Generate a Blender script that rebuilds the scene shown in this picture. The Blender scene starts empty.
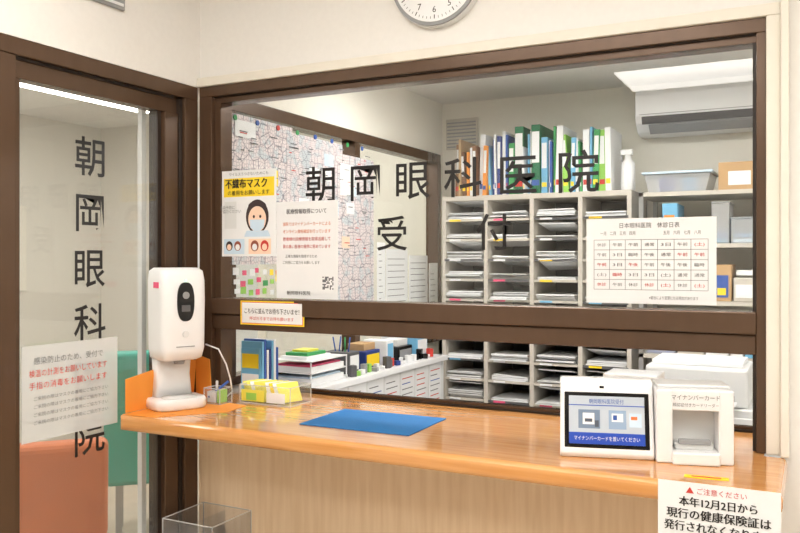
import bpy, bmesh, math, random
from mathutils import Matrix, Vector, Euler
random.seed(7)
S=bpy.context.scene
try: S.view_settings.view_transform='Standard'
except Exception as e: print(e)
D=math.radians
# ---------------------------------------------------------------- materials
def lin(c):
    c=c/255.0
    return c/12.92 if c<=0.04045 else ((c+0.055)/1.055)**2.4
def L3(rgb): return (lin(rgb[0]),lin(rgb[1]),lin(rgb[2]),1)
MC={}
def mat(name,rgb,rough=0.5,metal=0.0,var=0.04,scale=12,coat=0,bump=0.0,stretch=(1,1,1),rgb2=None):
    if name in MC: return MC[name]
    m=bpy.data.materials.new(name); m.use_nodes=True
    nt=m.node_tree; b=nt.nodes['Principled BSDF']
    b.inputs['Roughness'].default_value=rough; b.inputs['Metallic'].default_value=metal
    b.inputs['Coat Weight'].default_value=coat; b.inputs['Coat Roughness'].default_value=0.08
    tc=nt.nodes.new('ShaderNodeTexCoord'); mp=nt.nodes.new('ShaderNodeMapping')
    mp.inputs['Scale'].default_value=stretch
    nz=nt.nodes.new('ShaderNodeTexNoise'); nz.inputs['Scale'].default_value=scale; nz.inputs['Detail'].default_value=5
    cr=nt.nodes.new('ShaderNodeValToRGB')
    c=L3(rgb)
    if rgb2: c2=L3(rgb2)
    else: c2=tuple(x*(1-var*2) for x in c[:3])+(1,)
    cr.color_ramp.elements[0].color=c2; cr.color_ramp.elements[1].color=c
    cr.color_ramp.elements[0].position=0.35; cr.color_ramp.elements[1].position=0.65
    nt.links.new(tc.outputs['Object'],mp.inputs[0]); nt.links.new(mp.outputs[0],nz.inputs['Vector'])
    nt.links.new(nz.outputs['Fac'],cr.inputs[0]); nt.links.new(cr.outputs[0],b.inputs['Base Color'])
    if bump:
        bp=nt.nodes.new('ShaderNodeBump'); bp.inputs['Strength'].default_value=bump; bp.inputs['Distance'].default_value=0.002
        nt.links.new(nz.outputs['Fac'],bp.inputs['Height']); nt.links.new(bp.outputs[0],b.inputs['Normal'])
    MC[name]=m; return m
def glassmat(name,tint=(0.97,0.98,0.975),base=.03,rough=0.0,haze=0.0):
    m=bpy.data.materials.new(name); m.use_nodes=True; nt=m.node_tree
    nt.nodes.remove(nt.nodes['Principled BSDF']); out=nt.nodes['Material Output']
    tr=nt.nodes.new('ShaderNodeBsdfTransparent'); tr.inputs[0].default_value=tint+(1,)
    gl=nt.nodes.new('ShaderNodeBsdfGlossy'); gl.inputs['Roughness'].default_value=rough; gl.inputs['Color'].default_value=(1,1,1,1)
    fr=nt.nodes.new('ShaderNodeLayerWeight'); fr.inputs['Blend'].default_value=.5
    pw=nt.nodes.new('ShaderNodeMath'); pw.operation='POWER'; pw.inputs[1].default_value=5
    ml=nt.nodes.new('ShaderNodeMath'); ml.operation='MULTIPLY_ADD'; ml.inputs[1].default_value=.6; ml.inputs[2].default_value=base
    mx=nt.nodes.new('ShaderNodeMixShader')
    nt.links.new(fr.outputs['Facing'],pw.inputs[0]); nt.links.new(pw.outputs[0],ml.inputs[0])
    nt.links.new(ml.outputs[0],mx.inputs[0]); nt.links.new(tr.outputs[0],mx.inputs[1]); nt.links.new(gl.outputs[0],mx.inputs[2])
    last=mx
    if haze:
        df=nt.nodes.new('ShaderNodeBsdfDiffuse'); df.inputs[0].default_value=(.9,.9,.9,1)
        m2=nt.nodes.new('ShaderNodeMixShader'); m2.inputs[0].default_value=haze
        nt.links.new(mx.outputs[0],m2.inputs[1]); nt.links.new(df.outputs[0],m2.inputs[2]); last=m2
    nt.links.new(last.outputs[0],out.inputs[0]); return m
def emis(name,rgb,s,base=None):
    m=bpy.data.materials.new(name); m.use_nodes=True; b=m.node_tree.nodes['Principled BSDF']
    b.inputs['Base Color'].default_value=L3(base) if base else (.8,.8,.8,1)
    b.inputs['Roughness'].default_value=.3
    b.inputs['Emission Color'].default_value=L3(rgb); b.inputs['Emission Strength'].default_value=s
    return m
def mapmat(name,scale=26,lo=(176,176,184),lo2=(198,198,204)):
    m=bpy.data.materials.new(name); m.use_nodes=True; nt=m.node_tree; b=nt.nodes['Principled BSDF']; b.inputs['Roughness'].default_value=.6
    tc=nt.nodes.new('ShaderNodeTexCoord')
    v=nt.nodes.new('ShaderNodeTexVoronoi'); v.feature='DISTANCE_TO_EDGE'; v.inputs['Scale'].default_value=scale
    v2=nt.nodes.new('ShaderNodeTexVoronoi'); v2.feature='DISTANCE_TO_EDGE'; v2.inputs['Scale'].default_value=scale*3.5; v2.inputs['Randomness'].default_value=.6
    v.inputs['Randomness'].default_value=.7
    n=nt.nodes.new('ShaderNodeTexNoise'); n.inputs['Scale'].default_value=22
    r=nt.nodes.new('ShaderNodeValToRGB'); r.color_ramp.elements[0].color=L3(lo); r.color_ramp.elements[1].color=(1,1,1,1)
    r.color_ramp.elements[0].position=.01; r.color_ramp.elements[1].position=.06
    r2=nt.nodes.new('ShaderNodeValToRGB'); r2.color_ramp.elements[0].color=L3(lo2); r2.color_ramp.elements[1].color=(1,1,1,1)
    r2.color_ramp.elements[0].position=.02; r2.color_ramp.elements[1].position=.14
    r3=nt.nodes.new('ShaderNodeValToRGB'); r3.color_ramp.elements[0].color=L3((206,212,216)); r3.color_ramp.elements[1].color=L3((226,225,224))
    e=r3.color_ramp.elements.new(.72); e.color=L3((230,216,216)); r3.color_ramp.elements[0].position=.38; r3.color_ramp.elements[1].position=.52
    mu=nt.nodes.new('ShaderNodeMixRGB'); mu.blend_type='MULTIPLY'; mu.inputs[0].default_value=1
    mu2=nt.nodes.new('ShaderNodeMixRGB'); mu2.blend_type='MULTIPLY'; mu2.inputs[0].default_value=1
    for x in (v,v2,n): nt.links.new(tc.outputs['Object'],x.inputs['Vector'])
    nt.links.new(v.outputs['Distance'],r.inputs[0]); nt.links.new(v2.outputs['Distance'],r2.inputs[0]); nt.links.new(n.outputs['Fac'],r3.inputs[0])
    nt.links.new(r.outputs[0],mu.inputs[1]); nt.links.new(r2.outputs[0],mu.inputs[2])
    nt.links.new(mu.outputs[0],mu2.inputs[1]); nt.links.new(r3.outputs[0],mu2.inputs[2]); nt.links.new(mu2.outputs[0],b.inputs['Base Color'])
    return m
wallm=mat('wall_paint',(238,236,232),.75,var=.01,scale=60,bump=.06)
creamm=mat('cream_paint',(234,229,217),.6,var=.01)
officem=mat('office_wallpaper',(234,230,219),.8,var=.012,scale=50)
waitm=mat('waiting_wallpaper',(226,222,213),.8,var=.012,scale=50)
ceilm=mat('ceiling_board',(232,230,226),.85,var=.05,scale=90,bump=.15)
floorm=mat('floor_vinyl',(206,194,176),.4,var=.05,scale=8)
brown=mat('bronze_aluminium',(93,71,54),.26,metal=.3,var=.04,scale=30,stretch=(1,1,.1))
brownd=mat('bronze_groove',(44,33,26),.5,var=.05)
woodm=mat('varnished_oak',(223,162,98),.18,coat=.7,scale=7,stretch=(.6,9,9),rgb2=(208,142,76),bump=.03)
panelm=mat('birch_panel',(238,214,182),.5,scale=9,stretch=(7,7,.5),rgb2=(228,201,166))
white=mat('white_plastic',(238,239,240),.3,var=.01)
offw=mat('offwhite_plastic',(224,225,224),.4,var=.01)
grey=mat('grey_plastic',(150,152,154),.5)
black=mat('black_gloss',(14,14,16),.12,var=.1)
ink=mat('black_vinyl',(24,20,20),.45,var=.1)
inkg=mat('grey_ink',(112,112,116),.6)
inkr=mat('red_ink',(206,60,50),.6)
inko=mat('orange_ink',(228,120,60),.6)
inkb=mat('blue_ink',(52,90,170),.6)
paper=mat('white_paper',(236,237,238),.65,var=.008)
paper2=mat('laminated_paper',(235,236,237),.35,var=.008)
yellow=mat('yellow_paper',(250,216,40),.6,var=.02)
lemon=mat('lemon_paper',(236,226,90),.5,var=.02)
orange=mat('orange_card',(240,152,56),.6,var=.03)
ochair=mat('orange_vinyl',(214,116,66),.45,var=.03)
teal=mat('teal_vinyl',(60,176,158),.45,var=.03)
blue=mat('blue_mat',(30,116,184),.7,var=.04,scale=200,bump=.2)
pink=mat('pink_paper',(236,90,130),.6)
green=mat('green_paper',(60,160,90),.6)
lgreen=mat('lime_paper',(150,206,90),.6)
skyb=mat('sky_paper',(120,186,224),.6)
navy=mat('navy_paper',(38,60,130),.5)
skin=mat('skin_tone_print',(250,216,190),.6)
hair=mat('hair_print',(60,44,44),.6)
brownp=mat('brown_print',(150,80,60),.6)
lblue=mat('pale_blue_print',(206,226,242),.6)
shelfm=mat('beige_steel',(202,195,184),.5,var=.02)
dark=mat('dark_grey_steel',(92,92,94),.6,var=.05)  # plain dark grey for shelf backs, slots and small items
steel=mat('chrome_wire',(190,192,194),.3,metal=.8)
cardb=mat('cardboard',(196,160,116),.8)
glass=glassmat('window_glass')
glass2=glassmat('door_glass',(0.95,0.96,0.955),.04,haze=.03)
acryl=glassmat('clear_acrylic',(0.975,0.98,0.985),.02,haze=.04)
acryle=glassmat('acrylic_edge',(0.98,0.985,0.99),.1,haze=.45)
film=glassmat('clear_film',(0.93,0.95,0.95),.03,haze=.40)
mapm=mapmat('street_map',20); mapm2=mapmat('street_map_fine',34)
lampm=emis('lamp_diffuser',(255,249,241),13.8)
lampw=emis('waiting_lamp_diffuser',(255,250,243),15)
lampo=emis('office_lamp_diffuser',(255,251,246),16)
scr=emis('screen_white',(225,232,238),.35,(150,155,160))
scrb=emis('screen_blue',(30,80,190),.5,(20,50,130))
scrg=emis('screen_grey',(90,100,115),.3,(60,66,76))
led=emis('green_led',(90,230,150),1.5)
# ---------------------------------------------------------------- mesh tools
class M:
    def __init__(s,name): s.name=name; s.bm=bmesh.new(); s.mats=[]
    def mi(s,m):
        if m not in s.mats: s.mats.append(m)
        return s.mats.index(m)
    def add(s,t,m,x=None,smooth=False):
        i=s.mi(m)
        bmesh.ops.recalc_face_normals(t,faces=t.faces[:])
        for f in t.faces: f.material_index=i; f.smooth=smooth
        if x is not None: t.transform(x)
        me=bpy.data.meshes.new('tmp'); t.to_mesh(me); t.free(); s.bm.from_mesh(me); bpy.data.meshes.remove(me)
    def box(s,x0,x1,y0,y1,z0,z1,m,bev=0,x=None,seg=2):
        t=bmesh.new(); bmesh.ops.create_cube(t,size=1)
        for v in t.verts: v.co=Vector(((x0+x1)/2+v.co.x*(x1-x0),(y0+y1)/2+v.co.y*(y1-y0),(z0+z1)/2+v.co.z*(z1-z0)))
        if bev: bmesh.ops.bevel(t,geom=t.edges[:],offset=bev,segments=seg,profile=.5,affect='EDGES')
        s.add(t,m,x); return s
    def cyl(s,c,r,h,m,axis='Z',r2=None,seg=28,x=None):
        t=bmesh.new(); bmesh.ops.create_cone(t,cap_ends=True,segments=seg,radius1=r,radius2=r if r2 is None else r2,depth=h)
        R={'Z':Matrix(),'Y':Matrix.Rotation(D(90),4,'X'),'X':Matrix.Rotation(D(90),4,'Y')}[axis]
        t.transform(Matrix.Translation(c)@R); s.add(t,m,x)
        return s
    def prism(s,pts,a,b,m,axis='X',bev=0,x=None):
        t=bmesh.new()
        def P(p,q): return {'X':(q,p[0],p[1]),'Y':(p[0],q,p[1]),'Z':(p[0],p[1],q)}[axis]
        A=[t.verts.new(P(p,a)) for p in pts]; B=[t.verts.new(P(p,b)) for p in pts]; n=len(pts)
        t.faces.new(A); t.faces.new(B[::-1])
        for i in range(n): t.faces.new((A[i],A[(i+1)%n],B[(i+1)%n],B[i]))
        if bev: bmesh.ops.bevel(t,geom=t.edges[:],offset=bev,segments=2,profile=.5,affect='EDGES')
        s.add(t,m,x); return s
    def loft(s,secs,m,n=40,e=4,x=None):
        t=bmesh.new(); rings=[]
        for z,cx,cy,w,d in secs:
            r=[]
            for i in range(n):
                a=2*math.pi*i/n; ca,sa=math.cos(a),math.sin(a)
                r.append(t.verts.new((cx+w/2*math.copysign(abs(ca)**(2/e),ca),cy+d/2*math.copysign(abs(sa)**(2/e),sa),z)))
            rings.append(r)
        t.faces.new(rings[0][::-1]); t.faces.new(rings[-1])
        for a,b in zip(rings,rings[1:]):
            for i in range(n): t.faces.new((a[i],a[(i+1)%n],b[(i+1)%n],b[i]))
        s.add(t,m,x,smooth=True); return s
    def tube(s,pts,r,m,n=8,x=None):
        t=bmesh.new(); rings=[]
        for i,p in enumerate(pts):
            p=Vector(p); d=(Vector(pts[min(i+1,len(pts)-1)])-Vector(pts[max(i-1,0)])).normalized()
            u=d.orthogonal().normalized() if i==0 else (u-d*u.dot(d)).normalized()
            w=d.cross(u)
            rings.append([t.verts.new(p+r*(math.cos(2*math.pi*k/n)*u+math.sin(2*math.pi*k/n)*w)) for k in range(n)])
        t.faces.new(rings[0]); t.faces.new(rings[-1])
        for a,b in zip(rings,rings[1:]):
            for k in range(n): t.faces.new((a[k],a[(k+1)%n],b[(k+1)%n],b[k]))
        s.add(t,m,x,smooth=True); return s
    def build(s,loc=(0,0,0),rot=(0,0,0),parent=None):
        me=bpy.data.meshes.new(s.name); s.bm.to_mesh(me); s.bm.free()
        for m in s.mats: me.materials.append(m)
        o=bpy.data.objects.new(s.name,me); S.collection.objects.link(o)
        o.location=loc; o.rotation_euler=rot
        if parent: o.parent=parent
        return o
def box(name,*a,m=None,bev=0):
    return M(name).box(*a,m,bev=bev).build()
def text(s,parent,name,cx,cy,h,m,z=0.0012,w=None,align='c',bold=0.0,rotm=None):
    cu=bpy.data.curves.new(name,'FONT'); cu.body=s; cu.size=1; cu.offset=bold; cu.resolution_u=2
    o=bpy.data.objects.new('t',cu); S.collection.objects.link(o)
    dg=bpy.context.evaluated_depsgraph_get(); me=bpy.data.meshes.new_from_object(o.evaluated_get(dg))
    bpy.data.objects.remove(o); 
    if not me.vertices: return None
    xs=[v.co.x for v in me.vertices]; ys=[v.co.y for v in me.vertices]
    k=h/0.92; kx=k
    W=max(xs)-min(xs)
    if w and W>0: kx=w/W
    x0=min(xs) if align=='l' else (min(xs)+max(xs))/2; ymid=0.36
    for v in me.vertices: v.co=Vector(((v.co.x-x0)*kx+cx,(v.co.y-ymid)*k+cy,z))
    me.materials.clear(); me.materials.append(m); me.name=name
    q=bpy.data.objects.new(name,me); S.collection.objects.link(q); q.parent=parent
    if rotm is not None: q.matrix_local=rotm
    return q
def btext(s,parent,name,cx,cy,h,m,z=0.0012,w=None,d=.0006):
    """heavier lettering: the same line printed twice with a hair's offset"""
    text(s,parent,name,cx-d/2,cy,h,m,z=z,w=w); text(s,parent,name,cx+d/2,cy,h,m,z=z+.0001,w=w)
FY=(D(90),0,0); FX=(D(90),0,D(90))
def sheet(name,c,rot,w,h,m=paper2,t=.001):
    q=M(name); q.box(-w/2,w/2,-h/2,h/2,-t,0,m); q.c=c; q.r=rot; return q
def rect(q,cx,cy,w,h,m,l=1): q.box(cx-w/2,cx+w/2,cy-h/2,cy+h/2,0,.0004*l,m)
def disc(q,cx,cy,rx,ry,m,l=1,n=28,a0=0,a1=360):
    pts=[(cx+rx*math.cos(D(a0+(a1-a0)*i/n)),cy+ry*math.sin(D(a0+(a1-a0)*i/n))) for i in range(n+(0 if a1-a0==360 else 1))]
    q.prism(pts,0,.0004*l,m,axis='Z')
# ---------------------------------------------------------------- constants
W=2.136; LX=-1.856
# ================================================================= ROOM SHELL
box('floor',-5.1,2.0,-2.6,4.7,-.05,0,m=floorm)
fc=M('ceiling'); fc.box(LX-.15,2.0,-2.6,W+.05,2.55,2.62,ceilm); fc.build()
box('ceiling_office',LX,1.3,W+.1,4.25,2.29,2.36,m=ceilm)
box('ceiling_waiting_room',-5.1,LX-.074,-1.1,4.7,2.45,2.52,m=ceilm)
box('wall_front_upper',LX,2.0,W,W+.124,2.03,2.62,m=wallm)
box('wall_front_right',-.07,2.0,W,W+.124,0,2.03,m=wallm)
lw=M('wall_front_lower'); lw.box(LX,-.07,W,W+.124,0,.904,panelm); lw.box(LX+.005,-.07,W-.011,W,.08,.904,panelm); lw.build()
box('baseboard_front',LX+.005,2.0,W-.016,W-.0,0,.08,m=brownd)
box('wall_right',1.95,2.0,-2.6,W,0,2.6,m=wallm)
box('wall_rear',LX-.1,2.0,-2.6,-2.5,0,2.6,m=wallm)
box('wall_left_upper',LX-.074,LX,-2.5,W+.124,2.0,2.6,m=wallm)
box('wall_left',LX-.074,LX,-2.5,.35,0,2.0,m=wallm)
box('wall_office_back',LX-.0,1.3,4.15,4.25,0,2.36,m=officem)
box('wall_office_right',1.2,1.3,W+.124,4.15,0,2.36,m=officem)
pl=M('wall_partition'); pl.box(LX-.074,LX,W+.124,4.25,0,.97,officem); pl.box(LX-.074,LX,W+.124,4.25,2.0,2.62,officem); pl.box(LX-.074,LX,4.1,4.7,0,2.0,officem); pl.build()
box('wall_waiting_back',-5.1,LX-.074,4.6,4.7,0,2.5,m=waitm)
box('wall_waiting_far',-5.1,-5.0,-1.1,4.6,0,2.5,m=waitm)
box('wall_waiting_near',-5.0,LX-.074,-1.1,-1.0,0,2.5,m=waitm)
tr=M('trim_1'); tr.box(LX,-.07,W-.018,W+.124,2.0,2.03,creamm,.003); tr.box(-.102,-.07,W-.018,W+.124,.951,2.0,creamm,.003); tr.build()
box('trim_2',-.07,-.052,W-.03,W-.0,.951,2.6,m=creamm,bev=.002)
# ---------------- reception window frame
wf=M('window_1')
y0,y1=W-.008,W+.07
wf.box(LX+.004,-.102,y0,y1,1.965,2.0,brown,.002)
wf.box(LX+.05,-.115,y0+.018,y1,1.945,1.968,brown,.001)
wf.box(LX+.05,-.115,y0+.012,y0+.02,1.962,1.967,brownd)
wf.box(LX+.004,-1.80,y0,y1,.951,1.965,brown,.002)
wf.box(-1.80,-1.775,y0+.018,y1,.951,1.945,brown,.001)
wf.box(-.124,-.102,y0,y1,.951,1.965,brown,.002)
wf.box(-.133,-.124,y0+.018,y1,.951,1.945,brownd,.001)
wf.box(-1.80,-.124,y0-.004,y1,1.236,1.29,brown,.003)
wf.box(-1.80,-.124,y0+.006,y1,1.186,1.234,brown,.003)
wf.box(-1.80,-.124,y0+.01,y0+.03,1.23,1.24,brownd)
wf.box(-1.777,-.13,W+.02,W+.026,1.288,1.95,glass)
wf.build()
st=M('window_track'); st.box(-1.80,-.105,2.37,2.40,.951,.957,brownd); st.box(-1.80,-.105,2.376,2.380,.957,.966,brown); st.box(-1.80,-.105,2.390,2.394,.957,.966,brown); st.build()
# ---------------- left door
dr=M('door_1')
X0,X1=LX-.074,LX-.006
dr.box(X0,X1+.004,.35,W-.008,1.955,2.0,brown,.002)
dr.box(X0,X1-.02,.35,W-.05,1.90,1.955,brown,.002)
dr.box(X0,X1-.012,.35,2.03,1.948,1.954,brownd)
dr.box(X0,X1+.004,2.065,W-.008,0,1.955,brown,.002)
dr.box(X0,X1-.008,2.05,2.065,0,1.95,brownd)
dr.box(X0,X1-.012,1.99,2.05,0,1.90,brown,.002)
dr.box(X0,X1-.030,1.975,1.992,.1,1.90,brownd)
dr.box(X0,X1-.0,1.345,1.430,0,1.955,brown,.002)
dr.box(X0,X1-.020,1.430,1.455,.1,1.90,brown,.002)
dr.box(X0,X1-.026,1.450,1.460,.1,1.90,brownd)
dr.box(X0,X1-.012,.35,1.975,0,.10,brown,.002)
dr.box(X0,X1-.0,.35,.42,0,1.955,brown,.002)
dr.box(X0+.03,X0+.036,1.45,1.98,.1,1.90,glass2)
dr.box(X0+.05,X0+.056,.42,1.35,.1,1.90,glass2)
dr.box(X0-.03,X0-.012,1.955,1.975,.0,1.93,offw)
dr.build()
pw=M('window_2')
xa,xb=LX-.06,LX+.012
pw.box(xa,xb,W+.124,4.1,1.95,2.0,brown,.002); pw.box(xa,xb,W+.124,4.1,.97,1.0,brown,.002)
for yy in (2.27,3.16,4.06): pw.box(xa,xb,yy,yy+.045,1.0,1.95,brown,.002)
pw.box(LX-.03,LX-.026,2.3,4.08,1.0,1.95,glass)
pw.build()
# ================================================================= COUNTER
t=bmesh.new()
pts=[(-1.856,1.775),(-.055,1.775),(-.055,W-.03),(-.106,W-.03),(-.106,2.40),(-1.80,2.40),(-1.80,W-.01),(-1.856,W-.01)]
A=[t.verts.new((p[0],p[1],.905)) for p in pts]; B=[t.verts.new((p[0],p[1],.95)) for p in pts]
t.faces.new(A); t.faces.new(B)
for i in range(8): t.faces.new((A[i],A[(i+1)%8],B[(i+1)%8],B[i]))
t.edges.ensure_lookup_table()
ed=[e for e in t.edges if all(v.co.y<1.78 for v in e.verts) or (all(v.co.x>-.06 for v in e.verts) and abs(e.verts[0].co.z-e.verts[1].co.z)<.001)]
bmesh.ops.recalc_face_normals(t,faces=t.faces[:])
bmesh.ops.bevel(t,geom=ed,offset=.014,segments=4,profile=.5,affect='EDGES')
c=M('reception_counter'); c.add(t,woodm)
c.box(-1.856,-.075,2.06,2.123,.86,.905,panelm)
c.build()
# ================================================================= WINDOW LETTERING
def lettering(name,loc,rot):
    e=bpy.data.objects.new(name,None); S.collection.objects.link(e); e.location=loc; e.rotation_euler=rot; return e
e=lettering('window_lettering',(0,W+.018,0),FY)
for ch,x in zip('朝岡眼科医院',(-1.385,-1.222,-1.060,-.900,-.733,-.563)):
    text(ch,e,'character',x,1.652,.112,ink,z=0.0,bold=.008)
for ch,x in zip('受付',(-1.13,-.806)): text(ch,e,'character',x,1.494,.102,ink,z=0.0,bold=.008)
e=lettering('door_lettering',(X0+.038,0,0),FX)
for i,ch in enumerate('朝岡眼科医院'): text(ch,e,'character',1.700,1.717-.163*i,.112,ink,z=0.0,bold=.008)
# ================================================================= POSTERS ON GLASS
q=sheet('mask_notice_poster',(-1.66,W+.012,1.571),FY,.222,.285)
rect(q,0,.086,.206,.062,yellow)
rect(q,-.075,-.005,.05,.09,offw,1)
disc(q,.035,-.012,.046,.056,hair,1); disc(q,.035,-.02,.036,.042,skin,2); disc(q,.035,.022,.036,.018,hair,3,a0=0,a1=180)
q.prism([(.005,-.022),(.065,-.022),(.062,-.048),(.045,-.06),(.025,-.06),(.008,-.048)],0,.0014,lblue,axis='Z')
disc(q,.022,-.012,.004,.005,hair,4); disc(q,.048,-.012,.004,.005,hair,4)
q.prism([(-.008,-.058),(.078,-.058),(.088,-.078),(-.018,-.078)],0,.0008,lblue,axis='Z')
rect(q,-.06,-.11,.085,.05,lblue,1); rect(q,.045,-.11,.09,.05,skin,1)
disc(q,-.08,-.108,.014,.016,hair,2); disc(q,-.045,-.108,.014,.016,brownp,2); disc(q,.025,-.108,.016,.018,brownp,2); disc(q,.065,-.108,.016,.018,inkr,2)
disc(q,.025,-.112,.010,.011,white,3); disc(q,.065,-.112,.010,.011,skin,3); disc(q,-.08,-.112,.009,.010,skin,3); disc(q,-.045,-.112,.009,.010,white,3)
o=q.build(q.c,q.r)
text('ウイルスうつさないためにも',o,'line',0,.130,.011,inkg,w=.16)
btext('不織布マスク',o,'line',-.010,.098,.032,ink,w=.17,z=.0018,d=.002)
text('の着用をお願いします',o,'line',0,.068,.016,ink,w=.17,z=.0018)
text('感染予防に\nご協力ください',o,'line',-.075,.02,.012,inkg,z=.0018)
q=sheet('printed_notice',(-1.432,W+.012,1.448),FY,.232,.31)
for i in range(9):
    for j in range(9):
        if random.random()<.5 or (i in(0,8) and j in (0,8)): rect(q,.062+i*.0045,-.122+j*.0045,.0045,.0045,inkg,1)
o=q.build(q.c,q.r)
btext('医療情報取得について',o,'line',0,.123,.016,inkg,w=.15)
body=['当院ではマイナンバーカードによる','オンライン資格確認を行っています','患者様の診療情報を取得活用して','質の高い医療の提供に努めています']
for i,s_ in enumerate(body): text(s_,o,'line',0,.083-.024*i,.012,inko if i in(0,1) else inkr,w=.18)
text('正確な情報を取得するため',o,'line',-.02,-.02,.010,inkg,w=.12)
text('ご利用にご協力をお願いします',o,'line',-.02,-.040,.010,inkg,w=.14)
text('朝岡眼科医院',o,'line',-.03,-.137,.013,ink,w=.09)
q=sheet('consultation_timetable_notice',(-.378,W+.012,1.414),FY,.325,.222)
for i in range(6): rect(q,0,.055-.026*i,.285,.0010,inkg,1)
for j in range(8): rect(q,-.142+.0407*j,-.01,.0010,.13,inkg,1)
o=q.build(q.c,q.r)
text('日本眼科医院　休診日表',o,'line',0,.092,.014,inkg,w=.15)
text('一月　二月　三月　四月',o,'line',-.08,.072,.010,inkg,w=.09); text('五月　六月　七月　八月',o,'line',.08,.072,.010,inkg,w=.09)
for i in range(5):
    for j in range(7):
        text(random.choice(['休診','午前','午後','通常','(土)','臨時','3日']),o,'cell',-.1215+.0407*j,.042-.026*i,.009,inkr if random.random()<.3 else inkg,w=.024)
text('※都合により変更になる場合があります',o,'line',.06,-.095,.009,inkg,w=.12)
q=sheet('rail_label',(-1.548,y0-.0062,1.245),(D(90),0,D(1.5)),.245,.078,yellow)
rect(q,0,0,.236,.070,inkr,1); rect(q,0,0,.232,.066,paper,2)
o=q.build(q.c,q.r)
btext('こちらに並んでお待ち下さいませ！',o,'line',0,.006,.018,ink,w=.21,z=.0016)
text('呼ばれるまでお待ち願います',o,'line',0,-.018,.012,inkr,w=.17,z=.0016)
q=sheet('door_glass_notice',(X0+.040,1.635,1.052),FX,.335,.262,film)
o=q.build(q.c,q.r)
for i,(s_,m_) in enumerate([('感染防止のため、受付で',inkg),('検温の計測をお願いしています',inkr),('手指の消毒をお願いします',inkr)]):
    text(s_,o,'line',-.01,.088-.034*i,.020,m_,w=.27-.03*(i==0))
for i in range(4): text('ご来院の際はマスクの着用にご協力下さい',o,'line',0,-.015-.022*i,.011,inkg,w=.26)
# ================================================================= WALL CLOCK
k=M('wall_clock')
k.cyl((0,0,.012),.142,.024,offw,seg=64); k.cyl((0,0,.02),.139,.022,grey,seg=64); k.cyl((0,0,.0245),.129,.016,white,seg=64)
for i in range(60):
    a=D(6*i); big=i%5==0
    k.box(-.0012 if big else -.0005,.0012 if big else .0005,.110 if big else .114,.121,.032,.0332,ink,x=Matrix.Rotation(-a,4,'Z'))
k.box(-.004,.004,-.012,.060,.034,.0355,ink,x=Matrix.Rotation(D(-40),4,'Z')); k.box(-.003,.003,-.015,.09,.036,.0375,ink,x=Matrix.Rotation(D(-310),4,'Z'))
k.cyl((0,0,.036),.006,.008,ink)
o=k.build((-.966,W,2.228),FY)
for i in range(1,13):
    a=D(30*i); text(str(i),o,'numeral',.094*math.sin(a),.094*math.cos(a),.024,ink,z=.0335)
text('QUARTZ',o,'dial_mark',0,-.04,.008,inkg,z=.0335)
v=M('air_vent'); v.box(LX,LX+.012,1.64,1.79,2.165,2.30,grey,.003)
for i in range(6): v.box(LX+.012,LX+.016,1.65,1.78,2.175+.02*i,2.183+.02*i,white)
v.build()
# ================================================================= COUNTER OBJECTS
CT=.9502
d=M('hand_sanitizer_dispenser')
d.loft([(0,0,.002,.160,.128),(.006,0,.002,.172,.136),(.026,0,.002,.172,.136),(.034,0,.002,.162,.128)],white,e=4)
d.loft([(.034,0,-.022,.11,.07),(.038,0,-.022,.104,.066)],offw,e=3)
d.loft([(.03,0,.038,.125,.055),(.10,0,.040,.112,.05),(.17,0,.038,.12,.055)],white,e=5)
d.loft([(.152,0,.008,.114,.108),(.159,0,.004,.136,.126),(.19,0,.0,.146,.136),(.34,0,.0,.150,.138),(.40,0,.002,.150,.136),(.430,0,.004,.142,.128),(.440,0,.006,.118,.104)],white,e=5.5)
d.loft([(.139,0,-.02,.03,.03),(.155,0,-.02,.04,.04)],grey,e=2)
pts=[(.028*math.copysign(abs(math.cos(a))**.7,math.cos(a)),.335+.060*math.copysign(abs(math.sin(a))**.9,math.sin(a))) for a in [2*math.pi*i/36 for i in range(36)]]
d.prism(pts,-.0715,-.060,black,axis='Y')
d.cyl((0,-.0718,.355),.011,.004,grey,axis='Y'); d.box(-.014,.014,-.0728,-.07,.305,.325,dark)
d.cyl((0,-.070,.235),.010,.006,offw,axis='Y'); d.box(-.03,.03,-.0698,-.064,.195,.198,grey)
d.box(-.0768,-.0738,-.040,-.004,.378,.396,pink)
d.box(-.004,.004,-.0708,-.064,.398,.405,led)
d.build((-1.790,1.950,CT+.002),(0,0,D(66)))
M('power_cable').tube([(-1.745,2.035,1.145),(-1.705,2.05,1.13),(-1.69,2.07,1.08),(-1.685,2.085,1.03),(-1.70,2.113,.985),(-1.73,2.118,.962),(-1.77,2.118,.956)],.0025,white).build()
q=M('orange_paper_mat'); q.prism([(-1.855,1.79),(-1.74,1.80),(-1.60,1.97),(-1.62,2.08),(-1.855,2.115)],.9501,.9515,orange,axis='Z'); q.build()
q=M('orange_card_folder')
q.prism([(1.80,.953),(2.10,.953),(2.115,1.08),(2.06,1.09),(1.80,1.055)],-1.8555,-1.8530,orange,axis='X')
q.prism([(-1.853,.953),(-1.785,.953),(-1.795,1.085),(-1.853,1.10)],2.112,2.115,orange,axis='Y'); q.build()
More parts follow.
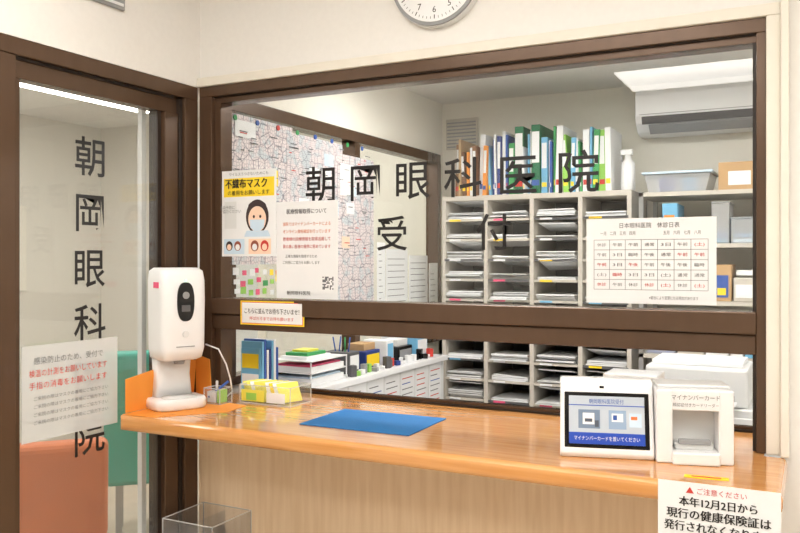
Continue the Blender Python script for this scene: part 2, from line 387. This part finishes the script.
def tray(name,x0,x1,y0,y1,z0,h,m,th=.003,rim=None):
    q=M(name); q.box(x0,x1,y0,y1,z0,z0+th,m); q.box(x0,x1,y0,y0+th,z0+th,z0+h,m); q.box(x0,x1,y1-th,y1,z0+th,z0+h,m)
    q.box(x0,x0+th,y0+th,y1-th,z0+th,z0+h,m); q.box(x1-th,x1,y0+th,y1-th,z0+th,z0+h,m)
    if rim:
        e=.0025; zt=z0+h
        for (a,b,c_,d_) in [(x0,x1,y0,y0+e),(x0,x1,y1-e,y1),(x0,x0+e,y0,y1),(x1-e,x1,y0,y1)]:
            q.box(a,b,c_,d_,zt,zt+e,rim); q.box(a,b,c_-.0003,d_+.0003,z0,z0+e,rim)
        for a in (x0-.0003,x1-e+.0003):
            for b in (y0-.0003,y1-e+.0003): q.box(a,a+e,b,b+e,z0,zt,rim)
    return q
q=tray('clear_card_box',-1.675,-1.475,2.12,2.24,CT,.058,acryl,rim=acryle)
for i in range(10):
    q.box(-.042,.042,-.0008,.0008,0,.066,random.choice([yellow,lemon,white,lemon,white]),x=Matrix.Translation((-1.645+.015*i,2.18,CT+.005))@Matrix.Rotation(D(random.uniform(60,80)),4,'Z')@Matrix.Rotation(D(-25),4,'X'))
q.box(-1.665,-1.575,2.1165,2.1195,CT+.008,CT+.045,lemon); q.box(-1.565,-1.495,2.1165,2.1195,CT+.008,CT+.04,white); q.box(-1.645,-1.605,2.115,2.1165,CT+.012,CT+.035,lgreen)
q.build()
q=tray('clear_pen_box',-1.762,-1.695,2.045,2.107,CT,.05,acryl,rim=acryle)
q.tube([(-1.75,2.055,CT+.02),(-1.705,2.10,CT+.07)],.004,inkb); q.tube([(-1.745,2.09,CT+.02),(-1.715,2.055,CT+.075)],.004,white); q.box(-1.755,-1.72,2.055,2.08,CT+.005,CT+.04,offw); q.box(-1.715,-1.702,2.055,2.09,CT+.005,CT+.045,lgreen)
q.build()
M('blue_counter_mat').box(-.172,.172,-.128,.128,0,.003,blue,.001).build((-1.128,2.040,CT),(0,0,D(1)))
q=M('card_reader_terminal')
q.prism([(-.012,0),(-.018,.012),(.028,.182),(.038,.190),(.072,.190),(.10,.02),(.10,0)],-.193,.022,white,axis='X',bev=.004)
ang=math.atan2(.046,.170)
Tm=Matrix.Translation((-.0855,-.0155,.012))@Matrix.Rotation(-ang,4,'X')
q.box(-.098,.098,-.003,.004,.012,.150,black,.002,x=Tm)
q.box(-.087,.087,-.0042,-.003,.022,.140,scr,x=Tm)
q.box(-.087,.087,-.0050,-.0042,.022,.050,scrb,x=Tm)
q.box(-.087,.087,-.0050,-.0042,.116,.118,scrb,x=Tm)
tint=mat('screen_tint',(120,140,165),.4)
q.box(-.065,-.015,-.0050,-.0042,.060,.106,tint,x=Tm); q.box(-.055,-.028,-.0056,-.005,.070,.098,white,x=Tm); q.box(-.050,-.033,-.0060,-.0056,.076,.084,scrg,x=Tm); q.box(-.027,-.018,-.0056,-.005,.064,.08,scrg,x=Tm)
q.box(.005,.045,-.0050,-.0042,.060,.106,mat('screen_tint_b',(150,175,205),.4),x=Tm); q.box(.012,.038,-.0056,-.005,.078,.098,white,x=Tm); q.box(.015,.024,-.006,-.0056,.082,.094,inkb,x=Tm)
q.box(.052,.080,-.0050,-.0042,.066,.100,lblue,x=Tm); q.box(.056,.070,-.0056,-.005,.084,.092,inko,x=Tm)
q.box(-.03,.05,-.0022,.002,.156,.170,grey,.001,x=Tm)
q.box(-.015,-.005,-.003,-.002,.160,.166,black,x=Tm); q.box(.005,.012,-.003,-.002,.160,.166,led,x=Tm); q.box(.02,.027,-.003,-.002,.160,.166,led,x=Tm)
r0,r1=.024,.193
q.box(r0,.060,-.03,.10,0,.178,white,.004); q.box(.160,r1,-.03,.10,0,.178,white,.004)
q.box(.058,.162,-.03,.10,.128,.178,white,.003); q.box(.058,.162,-.045,.10,0,.030,white,.004)
q.box(.056,.164,.03,.09,.02,.14,offw)
q.box(.068,.152,-.012,.03,.03,.046,offw,.003); q.box(.075,.145,-.02,-.004,.044,.056,grey,.002)
q.box(.062,.158,-.0312,-.030,.028,.030,grey)
q.box(r0+.004,r1-.004,-.0,.09,.178,.186,offw,.003)
o=q.build((-.354,1.9475,CT),(0,0,D(15.8))); o.scale=(1,1,.95)
R=Tm@Matrix.Rotation(D(90),4,'X')
text('マイナンバーカードを置いてください',o,'screen_caption',0,.036,.011,white,w=.15,z=.0056,rotm=R)
text('朝岡眼科医院受付',o,'screen_title',0,.127,.012,inkb,w=.08,z=.0056,rotm=R)
R2=Matrix.Translation((.11,-.0302,0))@Matrix.Rotation(D(90),4,'X')
text('マイナンバーカード',o,'device_label',0,.160,.013,inkg,w=.105,z=.0008,rotm=R2)
text('顔認証付きカードリーダー',o,'device_label',0,.142,.009,inkg,w=.10,z=.0008,rotm=R2)
M('white_paper_box').box(-.50,-.36,2.16,2.28,CT,CT+.165,offw,.004).build()
q=M('yellow_sticker'); q.box(-.045,.045,-.012,.012,0,.0008,yellow); q.box(-.03,.03,-.004,.004,.0008,.0012,inkr); q.build((-.205,1.84,CT),(0,0,D(5)))
q=sheet('insurance_card_notice',(-.176,1.7738,.828),FY,.236,.250)
rect(q,0,-.115,.22,.004,inkr)
q.prism([(-.062,.103),(-.046,.103),(-.054,.116)],0,.0006,inkr,axis='Z')
o=q.build(q.c,q.r)
text('ご注意ください',o,'line',.008,.109,.013,inkr,w=.095)
btext('本年12月2日から',o,'line',0,.085,.020,ink,w=.15,d=.0012)
btext('現行の健康保険証は',o,'line',0,.059,.021,ink,w=.20,d=.0012)
btext('発行されなくなります',o,'line',0,.033,.021,ink,w=.21,d=.0012)
text('マイナンバーカードをご利用ください',o,'line',0,-.03,.014,inkg,w=.2)
q=tray('acrylic_brochure_holder',-1.83,-1.63,1.93,2.124,.45,.15,acryl,.004,rim=acryle); q.box(-1.735,-1.731,1.935,2.115,.454,.59,acryl); q.box(-1.82,-1.75,1.97,2.05,.455,.52,paper); q.build()
# ================================================================= OFFICE INTERIOR
q=M('wall_street_map'); 
q.box(LX+.014,LX+.0155,2.20,2.66,1.40,1.94,mapm); q.box(LX+.0155,LX+.017,2.62,3.04,1.34,1.92,mapm2); q.box(LX+.0165,LX+.018,2.98,3.32,1.22,1.88,mapm)
q.box(LX+.017,LX+.0182,2.50,2.56,1.70,1.76,yellow); q.box(LX+.017,LX+.0182,2.30,2.42,1.86,1.92,paper); q.box(LX+.018,LX+.019,3.02,3.14,1.70,1.84,paper)
for i in range(8):
    yy=2.30+.13*i; q.cyl((LX+.019,yy,1.925),.010,.004,random.choice([green,inkr,inkb]),axis='X',seg=12)
for i in range(110):
    yy=random.uniform(2.24,3.25); zz=random.uniform(1.42,1.90); q.box(LX+.0185,LX+.019,yy,yy+random.uniform(.015,.05),zz,zz+.004,random.choice([inkg,inkg,inkg,inkr,dark]))
for i in range(9):
    yy=random.uniform(2.6,3.2); zz=random.uniform(1.45,1.85); q.box(LX+.0185,LX+.0188,yy,yy+.07,zz,zz+.05,random.choice([paper,lblue,paper,skin]))
q.build()
q=M('posted_office_papers')
for n_,(a,b,c_,d_) in enumerate([(3.45,3.68,1.15,1.47),(3.70,3.92,1.13,1.44),(3.40,3.60,1.02,1.13),(3.36,3.44,1.2,1.5),(3.62,3.80,1.01,1.12),(3.94,4.05,1.1,1.4)]):
    q.box(LX+.014,LX+.016,a,b,c_,d_,paper)
    for i in range(int((d_-c_)/.03)-1): q.box(LX+.016,LX+.0165,a+.015,b-.02-random.uniform(0,.03),c_+.03+.03*i,c_+.033+.03*i,inkg)
q.build()
q=M('sticky_notes')
for i in range(45):
    yy=2.25+.042*(i%15)+random.uniform(-.006,.006); zz=1.365-.038*(i//15)+random.uniform(-.008,.008)
    q.box(LX+.019,LX+.0202,yy,yy+random.uniform(.022,.034),zz,zz+random.uniform(.016,.028),random.choice([pink,lgreen,lgreen,yellow,orange,green,paper,paper,pink]))
q.box(LX+.019,LX+.022,2.20,2.24,1.30,1.40,navy)
q.build()
q=M('side_cabinet')
q.box(LX+.002,-1.64,2.44,3.68,0,.92,offw); q.box(LX+.002,-1.62,2.43,3.69,.92,.945,white,.003)
for i in range(8):
    a=2.46+.15*i; q.box(-1.64,-1.638,a,a+.135,.66,.915,paper,x=None)
    for j in range(9): q.box(-1.638,-1.6375,a+.012,a+.12-random.uniform(0,.04),.69+.024*j,.694+.024*j,random.choice([inkg,inkg,inkb,inkr]))
q.build()
q=M('booklet_stack')
for i in range(7): q.box(-1.79,-1.70,2.275+.014*i,2.286+.014*i,CT,CT+random.uniform(.15,.20),[skyb,inkb,paper,navy,skyb,paper,inkb][i],.001)
q.box(-1.785,-1.705,2.268,2.274,CT+.01,CT+.16,skyb); q.box(-1.78,-1.71,2.266,2.268,CT+.09,CT+.14,yellow); q.box(-1.78,-1.71,2.266,2.268,CT+.03,CT+.07,paper)
q.build()
q=M('desk_paper_tray'); 
for z_ in (.946,.99,1.035): q.box(-1.84,-1.66,2.52,2.78,z_,z_+.004,white); 
for a,b in ((-1.84,2.52),(-1.664,2.52),(-1.84,2.776),(-1.664,2.776)): q.box(a,a+.004,b,b+.004,.946,1.04,white)
for z_ in (.95,.994): q.box(-1.835,-1.67,2.53,2.77,z_,z_+.02,paper); q.box(-1.83,-1.68,2.54,2.76,z_+.02,z_+.026,random.choice([lblue,pink,paper]))
q.box(-1.82,-1.70,2.55,2.72,1.039,1.05,paper,.001); q.box(-1.81,-1.71,2.57,2.70,1.05,1.062,green,.001); q.box(-1.80,-1.73,2.60,2.68,1.062,1.07,lemon,.001)
q.build()
q=M('desk_stationery_clutter')
for i in range(22):
    yy=2.82+.036*i+random.uniform(-.006,.006); xx=random.uniform(-1.672,-1.655); h=random.uniform(.012,.055); a=random.uniform(.015,.03); b=random.uniform(.018,.034)
    q.box(-a/2,a/2,-b/2,b/2,0,h,random.choice([paper,offw,navy,dark,skyb,paper,grey,lgreen,inkr,cardb,white,black,yellow]),.002,x=Matrix.Translation((xx,yy,.9455))@Matrix.Rotation(random.uniform(-.4,.4),4,'Z'))
q.build()
for i,(a,b,h,m1) in enumerate([(2.86,2.95,.09,dark),(3.0,3.13,.08,navy),(3.19,3.26,.11,white),(3.31,3.45,.07,black),(3.50,3.62,.10,skyb)]):
    z=M(['pen_stand','storage_box','tape_dispenser','label_printer','tissue_box'][i])
    z.box(-1.82,-1.70,a,b,.9455,.9455+h,m1,.004); z.box(-1.6995,-1.698,a+.01,b-.01,.96,.9455+h-.015,[paper,yellow,skyb,grey,white][i])
    if i==0:
        for j in range(5): z.tube([(-1.78+.015*j,a+.03,.9455+h-.01),(-1.79+.02*j,a+.03+random.uniform(-.02,.03),.9455+h+.06)],.003,random.choice([inkr,inkb,black,green]))
    if i in(1,3): z.box(-1.80,-1.72,a+.02,b-.01,.9455+h,.9455+h+.03,random.choice([paper,cardb,offw]),.002)
    z.build()
sx0,sx1,sy0,sy1,sz1=-1.674,-.736,3.74,4.12,1.736
q=M('pigeonhole_shelf')
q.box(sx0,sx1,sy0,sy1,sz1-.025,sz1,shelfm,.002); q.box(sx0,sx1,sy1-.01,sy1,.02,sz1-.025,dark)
cw=(sx1-sx0)/4
for i in range(5):
    x=sx0+cw*i; q.box(x-(.010 if 0<i<4 else 0 if i==0 else .02),x+(.010 if 0<i<4 else .02 if i==0 else 0),sy0,sy1-.01,.0,sz1-.025,shelfm)
pitch=.099; z=sz1-.025-pitch
labs=[paper,paper,paper,pink,paper,yellow,skyb]
while z>.08:
    for i in range(4):
        xa=sx0+cw*i+.021; xb=sx0+cw*(i+1)-.021
        q.box(xa-.01,xb+.01,sy0+.002,sy1-.011,z,z+.006,shelfm)
        q.box(xa-.008,xb+.008,sy0-.001,sy0+.002,z-.004,z+.008,dark if random.random()<.4 else shelfm)
        q.box(xa+.02,xa+.08,sy0-.002,sy0-.001,z-.003,z+.007,random.choice(labs))
        n=random.randint(2,5)
        for kx in range(n):
            zz=z+.007+kx*.008
            q.box(xa+.004,xb-.004,0,random.uniform(.18,.30),0,random.uniform(.003,.007),random.choice([paper,paper,paper,offw]),x=Matrix.Translation((random.uniform(-.003,.003),sy0+random.uniform(-.016,.04),zz))@Matrix.Rotation(D(random.uniform(-1.2,.2)),4,'X'))
        if random.random()<.8:
            q.box(xa+.01,xb-.01,0,.20,0,.004,paper,x=Matrix.Translation((0,sy0+.01,z+.06))@Matrix.Rotation(D(random.uniform(-15,-5)),4,'X')@Matrix.Rotation(D(random.uniform(-3,3)),4,'Y'))
    z-=pitch
q.build()
q=M('file_binders'); x=-1.63
deepg=mat('deep_green',(20,110,70),.5); kr=mat('kraft',(150,110,80),.6)
cols=[kr,mat('tan',(190,160,120),.6),mat('kraft2',(120,84,60),.6),orange,paper,kr,paper,orange,skyb,inkb,paper,navy,paper,inkb,green,deepg,paper,skyb,paper,deepg,skyb,paper,inkb,green,paper,lgreen,skyb,paper,green,paper,skyb,green,lgreen,paper,skyb]
for i,m1 in enumerate(cols):
    w_=random.choice([.012,.016,.022,.028,.032]) ; h=random.uniform(.22,.325)
    if i in (15,19): w_=.045; h=.335
    if x+w_>-.82: break
    tl=random.choice([0,0,1.5,-1,3.5,0])
    if tl>3: x+=.004
    ln=Matrix.Translation((x,random.uniform(-.015,.02),1.737))@Matrix.Rotation(D(-tl if tl>3 else tl),4,'Y')
    q.box(0,w_-.001,sy0+.05,sy0+.30,0.0,h,m1,.0015,x=ln)
    if w_>.016: q.box(.003,w_-.005,sy0+.0485,sy0+.05,h*.45,h*.9,paper,x=ln)
    q.box(.003,w_-.005,sy0+.0485,sy0+.05,h*.12,h*.2,random.choice([inkr,inkb,paper,yellow]),x=ln)
    x+=w_+.0015
q.build()
q=M('spray_bottle'); q.loft([(0,0,0,.06,.06),(.01,0,0,.065,.065),(.13,0,0,.06,.06),(.15,0,0,.03,.03),(.17,0,0,.028,.028)],white,e=2.2); q.box(-.035,.02,-.012,.012,.17,.195,white,.003); q.box(-.033,-.027,-.006,.006,.14,.175,grey); q.build((-.772,3.85,1.737))
q=M('storage_rack')
for a in (-.70,.10):
    for b in (3.72,4.08): q.box(a,a+.02,b,b+.02,0,1.72,steel)
lv=(.25,.62,.98,1.22,1.47,1.70)
for z in lv: q.box(-.70,.12,3.72,4.10,z,z+.018,shelfm)
q.build()
q=M('rack_storage_boxes')
bluebin=glassmat('blue_clear_bin',(.75,.86,.95),.03,haze=.35); clearbin=glassmat('milky_clear_bin',(.93,.95,.95),.03,haze=.35)
for z in lv[:-1]:
    nz=lv[lv.index(z)+1]; x=-.67
    while x<.03:
        w_=random.uniform(.05,.14); h=min(random.uniform(.08,.19),nz-z-.035)
        w_=min(w_,.09-x)
        m1=random.choice([offw,paper,clearbin,shelfm,white,clearbin,bluebin,paper,bluebin,cardb,skyb])
        q.box(x,x+w_-.008,3.735,3.95,z+.0185,z+.0185+h,m1,.004)
        if m1 in (clearbin,bluebin):
            q.box(x-.002,x+w_-.006,3.730,3.955,z+.0185+h,z+.026+h,m1,.002)
            for j in range(3): q.box(x+.008,x+w_-.016,3.75,3.94,z+.022+j*.025,z+.022+j*.025+random.uniform(.006,.02),random.choice([paper,white,grey,inkb,yellow,skyb]))
        else:
            q.box(x+.008,x+w_-.02,3.7335,3.735,z+.035,z+.02+h*.7,random.choice([paper,lblue,paper,orange,inkb,paper,lgreen]))
            q.box(x+.012,x+w_-.03,3.732,3.7335,z+.045,z+.02+h*.35,random.choice([paper,white,inkg,yellow,inkr]))
        if random.random()<.6 and h<.14: q.box(x+.01,x+w_-.02,3.76,3.90,z+.028+h,z+.028+h+random.uniform(.01,.03),random.choice([paper,skyb,offw,pink]))
        x+=w_
q.build()
q=M('clear_storage_bin'); q.prism([(-.66,1.72),(-.42,1.72),(-.40,1.80),(-.68,1.80)],3.74,4.0,clearbin,axis='Y'); q.box(-.69,-.39,3.73,4.01,1.80,1.81,lblue,.002); q.box(-.64,-.44,3.76,3.98,1.725,1.775,bluebin); q.box(-.62,-.55,3.76,3.98,1.725,1.79,inkb); q.box(-.52,-.46,3.76,3.98,1.725,1.78,skyb); q.build()
q=M('cardboard_box'); q.box(-.37,-.20,3.76,4.0,1.719,1.84,cardb,.002); q.box(-.33,-.24,3.758,3.76,1.74,1.80,paper); q.build()
q=M('white_carton'); q.box(-.18,.06,3.76,4.0,1.719,1.90,paper,.002); q.box(-.15,.0,3.758,3.76,1.75,1.82,skyb); q.build()
q=M('drawer_cabinet'); q.box(-.68,.30,3.3,3.68,0,.85,offw,.004)
for i in range(4):
    for j in range(2): q.box(-.66+.48*j,-.20+.48*j,3.29,3.3,.04+.2*i,.22+.2*i,white,.003); q.box(-.47+.48*j,-.39+.48*j,3.28,3.29,.14+.2*i,.15+.2*i,grey,.002)
q.build()
q=M('inkjet_printer'); q.box(-.60,-.22,3.32,3.64,.8505,1.0,offw,.012); q.box(-.55,-.27,3.30,3.33,.87,.90,dark,.003); q.box(-.56,-.26,3.22,3.32,.87,.876,white); q.box(-.58,-.24,3.36,3.60,1.0,1.02,white,.004); q.build()
q=M('office_desk'); q.box(-1.60,-.11,2.44,2.95,.71,.74,offw,.003); q.box(-1.59,-1.56,2.46,2.93,0,.71,offw); q.box(-.16,-.12,2.46,2.93,0,.71,offw); q.box(-1.56,-.16,2.90,2.92,.2,.71,offw); q.build()
q=M('desk_file_box'); q.box(-.98,-.80,2.58,2.86,.7405,.96,inkb,.003); q.box(-.97,-.81,2.60,2.84,.96,.99,paper)
for i in range(6): q.box(-.97+.027*i,-.955+.027*i,2.60,2.83,.96,1.0+random.uniform(0,.02),random.choice([paper,skyb,lgreen,offw]))
q.build((.40,0,0))
q=M('ventilation_grille'); q.box(-1.83,-1.64,4.138,4.15,2.03,2.20,shelfm,.002)
for i in range(8): q.box(-1.82,-1.65,4.132,4.138,2.04+.019*i,2.047+.019*i,grey)
q.build()
q=M('air_conditioner')
pr=[(0,0),(0,.215),(-.14,.215),(-.185,.205),(-.20,.18),(-.20,.08),(-.185,.045),(-.14,.01),(-.10,0)]
q.prism(pr,-.76,.03,white,axis='X',bev=.004)
q.prism([(-.202,.075),(-.188,.042),(-.186,.046),(-.199,.078)],-.73,0,dark,axis='X')
q.prism([(-.19,.040),(-.145,.004),(-.140,.0),(-.188,.034)],-.70,-.03,grey,axis='X')
q.box(-.74,.01,-.2015,-.2,.086,.089,grey); q.box(-.06,-.03,-.2015,-.2,.10,.11,grey)
q.build((0,4.149,2.02))
def lamp(name,x,y,z,w,d,m,h=.05):
    q=M(name); q.box(x-w/2,x+w/2,y-d/2,y+d/2,z-h,z-.0005,white,.004); q.box(x-w/2+.015,x+w/2-.015,y-d/2+.015,y+d/2-.015,z-h-.004,z-h,m); q.build()
lamp('ceiling_lamp',-.42,-.7,2.55,1.25,.6,lampm); lamp('ceiling_lamp',.95,.7,2.55,1.25,.6,lampm); lamp('ceiling_lamp',-.9,.9,2.55,1.25,.5,lampm)
lamp('office_ceiling_lamp',-.95,3.0,2.29,1.25,.35,lampo); lamp('office_ceiling_lamp',.45,3.0,2.29,1.0,.35,lampo)
lamp('waiting_room_lamp',-3.9,3.1,2.45,.22,1.9,lampw); lamp('waiting_room_lamp',-3.0,.9,2.45,.4,1.6,lampw); lamp('waiting_room_lamp',-2.6,3.6,2.45,.4,1.2,lampw)
# ================================================================= WAITING ROOM
def chair(name,loc,rz,m,w=.52,hb=.72,hs=.40):
    q=M(name)
    q.box(-w/2,w/2,-.24,.24,hs-.08,hs,m,.025,seg=3)
    q.box(-w/2,w/2,0,.075,0,hb-hs+.06,m,.025,seg=3,x=Matrix.Translation((0,.20,hs-.05))@Matrix.Rotation(D(-12),4,'X'))
    for a in (-w/2+.05,w/2-.08):
        for b in (-.2,.17): q.box(a,a+.03,b,b+.03,0,hs-.08,steel)
    q.box(-w/2+.05,w/2-.05,-.01,.02,hs-.11,hs-.08,steel)
    return q.build(loc,(0,0,D(rz)))
chair('waiting_room_chair',(-2.78,2.31,0),229,ochair,w=.40,hb=.74)
chair('teal_high_back_chair',(-3.06,3.12,0),225,teal,w=.40,hb=1.0)
q=M('door_2'); q.box(-4.3,-3.4,4.58,4.6,0,2.0,creamm,.003); q.box(-4.24,-3.46,4.572,4.58,.06,1.94,offw,.003); q.box(-3.6,-3.56,4.54,4.572,.95,1.05,steel,.004); q.build()
q=M('notice_board'); q.box(-4.9995,-4.97,3.0,3.9,1.2,1.8,creamm,.003); q.box(-4.97,-4.968,3.08,3.3,1.3,1.65,paper); q.box(-4.97,-4.968,3.4,3.65,1.28,1.7,lblue); q.build()
# ================================================================= WORLD + CAMERA
w=bpy.data.worlds.new('world'); S.world=w; w.use_nodes=True
w.node_tree.nodes['Background'].inputs[0].default_value=(.9,.93,1,1); w.node_tree.nodes['Background'].inputs[1].default_value=.5
cam=bpy.data.cameras.new('camera'); cam.lens=36.4; cam.sensor_width=36; cam.shift_y=-.008; cam.clip_start=.02
co=bpy.data.objects.new('camera',cam); S.collection.objects.link(co); co.location=(0,0,1.416); co.rotation_euler=(D(90),0,D(27.1)); S.camera=co
